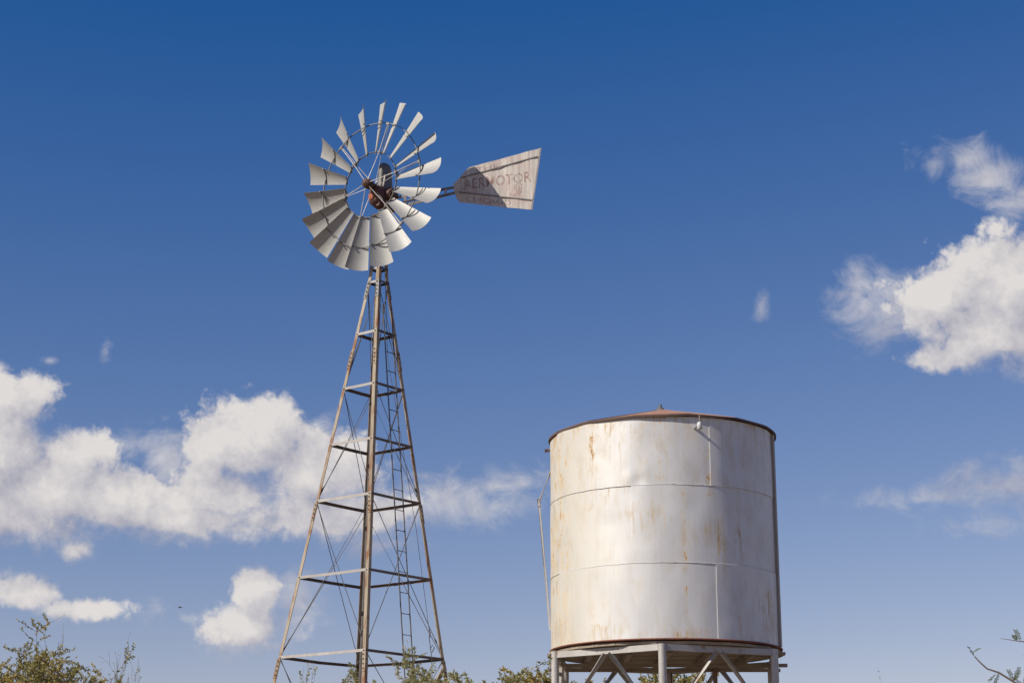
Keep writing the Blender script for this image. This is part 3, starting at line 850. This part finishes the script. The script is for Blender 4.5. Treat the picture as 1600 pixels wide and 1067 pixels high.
# vent spout below the eave, with its hanger
av = R(12.5)
pw = cyl(av, TR, 6.905); po = cyl(av, TR + .17, 6.905)
m = MB(BASE); m.tube([pw, po], .026, 10); m.lathe([(0, .055), (.024, .05), (.034, .03), (.034, -.045), (.02, -.05), (0, -.05)], po, (0, 0, 1), 12)
m.tube([po, po + Vector((0, 0, .14))], .004, 4)
m.build('vent_spout', M_whitepipe, tank)
# inlet stub on the left
al = R(-96)
m = MB(BASE); m.tube([cyl(al, TR, 6.97), cyl(al, TR + .085, 6.965)], .03, 10); m.tube([cyl(al, TR + .03, 6.97), cyl(al, TR + .05, 6.968)], .038, 8); m.build('inlet_stub', M_oldpipe, tank)
# bent overflow pipe on the left
ao = R(-93)
e0, e1, e2 = cyl(ao, TR, 6.66), cyl(ao, TR + .165, 6.235), cyl(R(-98), TR + .03, 4.50)
m = MB(BASE); m.tube([e0, e1], .016, 8); pipe = m.build('overflow_pipe', M_pipe, tank)
m = MB(BASE); m.tube([e1 + Vector((0, 0, .04)), e1 + Vector((0, 0, -.06))], .022, 8); m.build('elbow', M_pipe, pipe)
m = MB(BASE); m.tube([e1, e2], .016, 8); m.build('lower_run', M_whitepipe, pipe)
# upright channel on the right side
ar = R(72)
m = MB(BASE)
ts_ = cyl(ar, 1, 0) - TC; tt_ = Vector((ts_.y, -ts_.x, 0))
for zz0, zz1 in ((TB + .01, Z2 - .005), (Z2 + .005, Z1 - .005), (Z1 + .005, TT - .02)):
    m.bar(cyl(ar, TR + .02, zz0), cyl(ar, TR + .02, zz1), .095, .04, cyl(ar, 1, 0) - TC)
m.build('side_channel', M_chan, tank)

# ------------------------------------------------------------------ tank stand
SB = TC.copy()
stand = empty('tank_stand', SB, 'pale pipe stand with chevron braces and plank deck under the water tank', 'tank stand')
HX = [R(-6.2 + 60 * i) for i in range(6)]
RH = 1.63
def hx(i, z, r=RH): return cyl(HX[i % 6], r, z)
BZ = 4.075
for i in range(6):
    m = MB(SB); m.tube([hx(i, -.2), hx(i, 2), hx(i, BZ + .05)], .050, 14); leg = m.build('leg', M_pipe, stand)
    m = MB(SB); p = hx(i, 0); m.lathe([(0, .10), (.2, .10), (.22, .07), (.24, -.3)], p, (0, 0, 1), 14); m.build('footing', M_concrete, stand)
    p0, p1 = hx(i, BZ), hx(i + 1, BZ)
    d = (p1 - p0).normalized()
    m = MB(SB); m.bar(p0 + d * .046 + Vector((0, 0, .008)), p1 - d * .046 + Vector((0, 0, .008)), .055, .078); m.build('ring_beam', M_pipe, stand)
    mid = (p0 + p1) / 2 + Vector((0, 0, -.02))
    for s, e in ((0, hx(i, 3.12)), (1, hx(i + 1, 3.12))):
        m = MB(SB); m.tube([mid + d * (.035 if s else -.035), e], .036, 12); m.build('brace', M_pipe, stand)
rng = random.Random(3)
zb = 4.128
y = -1.50
while y < 1.45:
    w = rng.uniform(.17, .21)
    yc = y + w / 2
    zz = zb + .026 + rng.uniform(-.003, .003)
    ya, yb = yc - w / 2 + .006, yc + w / 2 - .006
    ea, eb = [math.sqrt(max(.01, 1.515 ** 2 - q * q)) for q in (ya, yb)]
    ex0 = ex1 = 0.0
    if abs(yc) < .45:
        ex0, ex1 = rng.uniform(-.01, .09), rng.uniform(-.01, .10)
    ring_ = [(-ea - ex0, ya), (ea + ex1, ya), (eb + ex1, yb), (-eb - ex0, yb)]
    m = MB(SB)
    m.add([TC + Vector((px_, py_, zz + dz_)) for dz_ in (-.017, .017) for px_, py_ in ring_], [(3, 2, 1, 0), (4, 5, 6, 7), (0, 1, 5, 4), (1, 2, 6, 5), (2, 3, 7, 6), (3, 0, 4, 7)])
    m.build('deck_plank', M_wood, stand)
    y += w
for xx in (-1.05, -.55, -.05, .5, 1.05):
    L = 1.40 - abs(xx) * .42
    m = MB(SB); m.bar(TC + Vector((xx, -L, 4.08)), TC + Vector((xx, L, 4.08)), .06, .09); m.build('joist', M_wood, stand)
for yy in (-.12, .55):
    m = MB(SB); m.bar(TC + Vector((-1.56, yy, 4.0)), TC + Vector((1.60, yy, 4.0)), .05, .045); m.build('cross_beam', M_wood, stand)
m = MB(SB)
m.tube([(2.76, 25.5, 4.05), (2.76, 25.5, 2.0), (2.76, 25.5, -.2)], .03, 10); dp = m.build('outlet_pipe', M_oldpipe, stand)
m = MB(SB); m.lathe([(.03, -.1), (.055, -.08), (.055, .06), (.03, .09)], (2.76, 25.5, 3.72), (0, 0, 1), 10); m.tube([(2.76, 25.5, 3.73), (2.70, 25.40, 3.73)], .018, 8); m.build('valve', M_rustedge, dp)
m = MB(SB); m.tube([(2.20, 25.9, 4.0), (2.20, 25.9, -.2)], .011, 8); m.build('gauge_rod', M_rod, stand)

# ------------------------------------------------------------------ desert shrubs
def grow(rng, segs, leaves, p, d, ln, r, depth, spec):
    n = 5; pts = [p]; rs = [r]
    cur = d.copy()
    for i in range(n):
        cur = (cur + Vector((rng.gauss(0, spec['wob']), rng.gauss(0, spec['wob']), rng.gauss(0, spec['wob'] * .6) + spec['lift']))).normalized()
        pts.append(pts[-1] + cur * (ln / n)); rs.append(r * (1 - .62 * (i + 1) / n))
    segs.append((pts, rs, depth))
    if depth < spec['depth']:
        for _ in range(spec['kids'][depth]):
            t = rng.uniform(.25, 1.0) * n
            i = min(n - 1, int(t)); q = pts[i].lerp(pts[i + 1], t - i)
            dd = (pts[i + 1] - pts[i]).normalized()
            side = Vector((rng.gauss(0, 1), rng.gauss(0, 1), rng.gauss(0, .6))).normalized()
            nd = (dd + side * spec['spread']).normalized()
            grow(rng, segs, leaves, q, nd, ln * rng.uniform(*spec['shrink']), max(.0012, rs[i] * .55), depth + 1, spec)
    if depth >= spec['leaf_from']:
        cnt = spec['leaves'] if rng.random() > spec['bare'] else 1
        for _ in range(cnt):
            t = rng.uniform(.15, 1.0) * n
            i = min(n - 1, int(t)); q = pts[i].lerp(pts[i + 1], t - i)
            leaves.append((q, (pts[i + 1] - pts[i]).normalized()))

def shrub(name, loc, height, width, label, cat, mat, seed, spec, group=None, leaf=(.014, .005)):
    rng = random.Random(seed)
    root = empty(name, loc, label, cat, group)
    segs, leaves = [], []
    for s in range(spec['stems']):
        az = rng.uniform(0, 2 * math.pi); tilt = rng.uniform(.05, spec['tilt'])
        d = Vector((math.sin(tilt) * math.cos(az), math.sin(tilt) * math.sin(az), math.cos(tilt)))
        grow(rng, segs, leaves, Vector((rng.uniform(-.1, .1), rng.uniform(-.1, .1), -.05)), d, spec['len'] * rng.uniform(.75, 1.0), spec['rad'], 0, spec)
    zs_ = sorted(p.z for p, _ in leaves); zt = zs_[int(len(zs_) * .80)]
    xs = sorted(math.hypot(p.x, p.y) for p, _ in leaves)
    wr = xs[int(len(xs) * .80)]
    def S(p):
        # dense up to height and width, thin tips a little beyond
        z = p.z / zt * height
        if z > height:
            z = height + (z - height) * spec.get('tips', .3)
        r = math.hypot(p.x, p.y); q = r / wr * width
        if q > width:
            q = width + (q - width) * .45
        q = q / r if r > 1e-6 else 1.0
        return Vector((p.x * q, p.y * q, z))
    trunk, tw = MB(), MB()
    for pts, rs, dep in segs:
        pts = [S(p) for p in pts]
        if dep <= 1:
            trunk.tube(pts, rs, 6, False)
        else:
            tw.tube(pts[::2] + ([] if len(pts) % 2 else [pts[-1]]), (rs[::2] + ([] if len(rs) % 2 else [rs[-1]])), 3, False)
    trunk.build('trunk', M_bark, root)
    vs, fs = [], []
    for q, dd in leaves:
        q = S(q)
        ax = (dd + Vector((rng.gauss(0, .7), rng.gauss(0, .7), rng.gauss(0, .7)))).normalized()
        _, a_, b_ = frame(ax)
        th = rng.uniform(0, 6.28); sd = a_ * math.cos(th) + b_ * math.sin(th)
        L = leaf[0] * rng.uniform(.6, 1.4); W = leaf[1] * rng.uniform(.7, 1.3)
        o = len(vs)
        vs += [q, q + ax * L * .5 + sd * W, q + ax * L, q + ax * L * .5 - sd * W]
        fs.append((o, o + 1, o + 2, o + 3))
    if tw.v:
        t = tw.build('twig', M_bark, root); t['kind'] = 'stuff'
    lm = MB(); lm.add(vs, fs); c = lm.build('crown', mat, root); c['kind'] = 'stuff'
    return root

DENSE = dict(stems=20, tilt=.75, len=1.9, rad=.016, wob=.17, lift=.05, depth=3, kids=(8, 6, 5), spread=.85, shrink=(.35, .6), leaf_from=2, leaves=24, bare=.08, tips=.24)
SPARSE = dict(stems=9, tilt=.5, len=1.9, rad=.012, wob=.16, lift=.05, depth=3, kids=(6, 5, 3), spread=.7, shrink=(.3, .55), leaf_from=3, leaves=2, bare=.85, tips=.5)
FEATHER = dict(stems=13, tilt=.7, len=1.9, rad=.014, wob=.17, lift=.05, depth=3, kids=(7, 6, 4), spread=.8, shrink=(.3, .55), leaf_from=2, leaves=22, bare=.10, tips=.28)

shrub('desert_bush', (-3.28, 12.0, 0), 2.56, .74, 'dense olive and yellow leaved bush rising at the lower left corner', 'bush', M_leaf_olive, 4, DENSE, leaf=(.019, .0048))
shrub('twiggy_shrub', (-2.66, 12.3, 0), 2.56, .28, 'thin nearly bare twiggy shrub just right of the dense olive bush', 'shrub', M_leaf_olive, 9, SPARSE, leaf=(.016, .004))
shrub('feathery_bush', (-0.12, 16.0, 0), 2.78, .72, 'pale green feathery bush just left of the water tank stand', 'bush', M_leaf_pale, 21, FEATHER, leaf=(.028, .0056))
shrub('feathery_bush', (-0.78, 16.6, 0), 2.82, .5, 'pale green feathery bush low at the right foot of the tower', 'bush', M_leaf_pale, 27, FEATHER, leaf=(.028, .0056))
shrub('feathery_bush', (-1.68, 16.4, 0), 2.74, .30, 'thin pale green bush in front of the tower\'s front leg', 'bush', M_leaf_pale, 33, SPARSE | dict(leaves=9, bare=.3, leaf_from=2), leaf=(.024, .005))
shrub('mesquite_bush', (1.0, 33.5, 0), 4.30, 1.2, 'far bush seen through the left legs of the tank stand', 'bush', M_leaf_olive, 41, FEATHER, leaf=(.05, .012))
shrub('mesquite_bush', (3.3, 34.5, 0), 4.30, 1.0, 'far bush seen through the right legs of the tank stand', 'bush', M_leaf_olive, 42, FEATHER, leaf=(.05, .012))
shrub('mesquite_bush', (6.45, 34.0, 0), 3.84, .5, 'far bush whose tip just shows right of the water tank', 'bush', M_leaf_olive, 43, SPARSE, leaf=(.05, .012))

# mesquite at the right edge, close to the camera
def mesquite():
    B = Vector((2.75, 6.3, 0))
    root = empty('mesquite_tree', B, 'mesquite tree reaching a bare-tipped twig in at the lower right corner', 'tree')
    rng = random.Random(8)
    m = MB(B)
    m.tube([B + Vector((0, 0, -.1)), B + Vector((.03, 0, .5)), B + Vector((-.02, .04, 1.1)), B + Vector((.05, .05, 1.7))], [.09, .075, .06, .045], 10)
    m.build('trunk', M_bark, root)
    tw = MB(B)
    sprays = []
    def spray(pts, rad, leafy):
        tw.tube(pts, rad, 5, False)
        for (i, s, ln) in leafy:
            sprays.append((Vector(pts[i]), Vector(s), ln))
    def W(px, py, y):   # metres from azimuth and elevation slopes
        return Vector((px * y, y, 1.6 + py * y))
    # the twig that reaches into view, from the crown down right to its tip up left
    y0 = 6.0
    T = [W(.286, .0790, y0), W(.2727, .0838, y0), W(.2669, .0879, y0), W(.2594, .0927, y0), W(.2533, .0947, y0), W(.2500, .0978, y0), W(.2470, .1012, y0)]
    br = [B + Vector((.0, .0, 1.45)), B + Vector((-.35, -.12, 1.7)), B + Vector((-.72, -.24, 1.9)), T[0]]
    tw.tube(br, [.03, .018, .009, .0042], 6, False)
    tw.tube(T, [.0042, .0038, .0034, .0032, .0026, .0024, .002], 6, False)
    leaves = [(T[6], (-.42, .3, .9), .035), (T[6] + Vector((-.004, 0, .012)), (.75, .4, .5), .03), (T[3] + Vector((-.01, 0, -.004)), (-.75, .5, -.75), .032), (T[3], (-.35, .4, -.95), .04),
              (T[2], (-.15, .5, .8), .045), (T[2], (.25, -.5, .8), .05), (T[2], (.5, .5, .6), .05), (T[1], (.3, .6, .9), .05), (T[1], (-.3, .5, .6), .05), (T[1], (.6, .4, .3), .05)]
    T2 = [W(.300, .1045, y0 + .1), W(.2790, .1085, y0 + .1), W(.2700, .1095, y0 + .1), W(.2615, .1108, y0 + .1)]
    tw.tube([br[2], T2[0]], [.009, .004], 5, False)
    tw.tube(T2, [.004, .0025, .0016, .0007], 5, False)
    leaves += [(T2[2], (-.2, .5, .9), .022), (T2[2] + Vector((.012, 0, 0)), (-.15, .6, .9), .045), (T2[1], (-.3, .5, .9), .05), (T2[1], (-.4, .5, -.7), .05)]
    # rest of the crown, right of the frame
    for _ in range(46):
        a = rng.uniform(0, 6.28); e = rng.uniform(.1, 1.3)
        d = Vector((math.cos(a) * math.cos(e) * .8 + .25, math.sin(a) * math.cos(e) * .8, math.sin(e))).normalized()
        st = B + Vector((.04, .05, rng.uniform(1.3, 1.7)))
        L = rng.uniform(.5, .95)
        pts = [st]
        for i in range(5):
            d = (d + Vector((rng.gauss(0, .2), rng.gauss(0, .2), rng.gauss(-.05, .15)))).normalized(); pts.append(pts[-1] + d * L / 5)
        if min(p.x / p.y for p in pts) < .325:
            continue
        tw.tube(pts, [.014, .01, .008, .006, .004, .003], 4, False)
        for i in range(2, 6):
            for _ in range(6):
                leaves.append((pts[i], (rng.gauss(0, 1), rng.gauss(0, 1), rng.gauss(.1, 1)), .07))
    tw.build('branch', M_bark, root)
    near = MB(B)
    for li, (p, d, L) in enumerate(leaves):
        t = near if li >= 14 else MB(B)
        d = Vector(d).normalized(); _, a_, b_ = frame(d)
        t.tube([p, p + d * L], .0009, 3, False)
        for j in range(9):
            q = p + d * L * (.15 + .85 * j / 8)
            for s in (-1, 1):
                dirn = (a_ * s + d * .45 + b_ * rng.uniform(-.3, .3)).normalized(); w = d * .0022
                ll = .013 * (1 - .25 * abs(j - 4) / 4)
                t.add([q, q + dirn * ll * .5 + w, q + dirn * ll, q + dirn * ll * .5 - w], [(0, 1, 2, 3)])
        if li < 14:
            t.build('leaf', M_leaf_mesq, root)
    c = near.build('crown', M_leaf_mesq, root); c['kind'] = 'stuff'
mesquite()

# ------------------------------------------------------------------ bird, a speck over the left clouds
def bird():
    P = Vector((-0.1785 * 150, 150, 1.6 + .1272 * 150))
    m = MB()
    m.tube([(-.16, 0, 0), (-.08, 0, .01), (.04, 0, .015), (.13, 0, .02), (.18, 0, .03)], [.008, .04, .045, .028, .006], 8)
    for s in (-1, 1):
        m.add([(-.06, 0, .03), (.06, 0, .03), (.05, s * .16, .09), (-.03, s * .30, .06), (-.09, s * .16, .08)], [(0, 1, 2, 3, 4)])
    m.add([(-.14, 0, .0), (-.25, .05, 0), (-.25, -.05, 0)], [(0, 1, 2)])
    b = m.build('bird', M_rod, None, P)
    b.rotation_euler = (0, 0, 2.6)
    b['label'] = 'tiny dark bird flying below the left cloud bank'; b['category'] = 'bird'
bird()
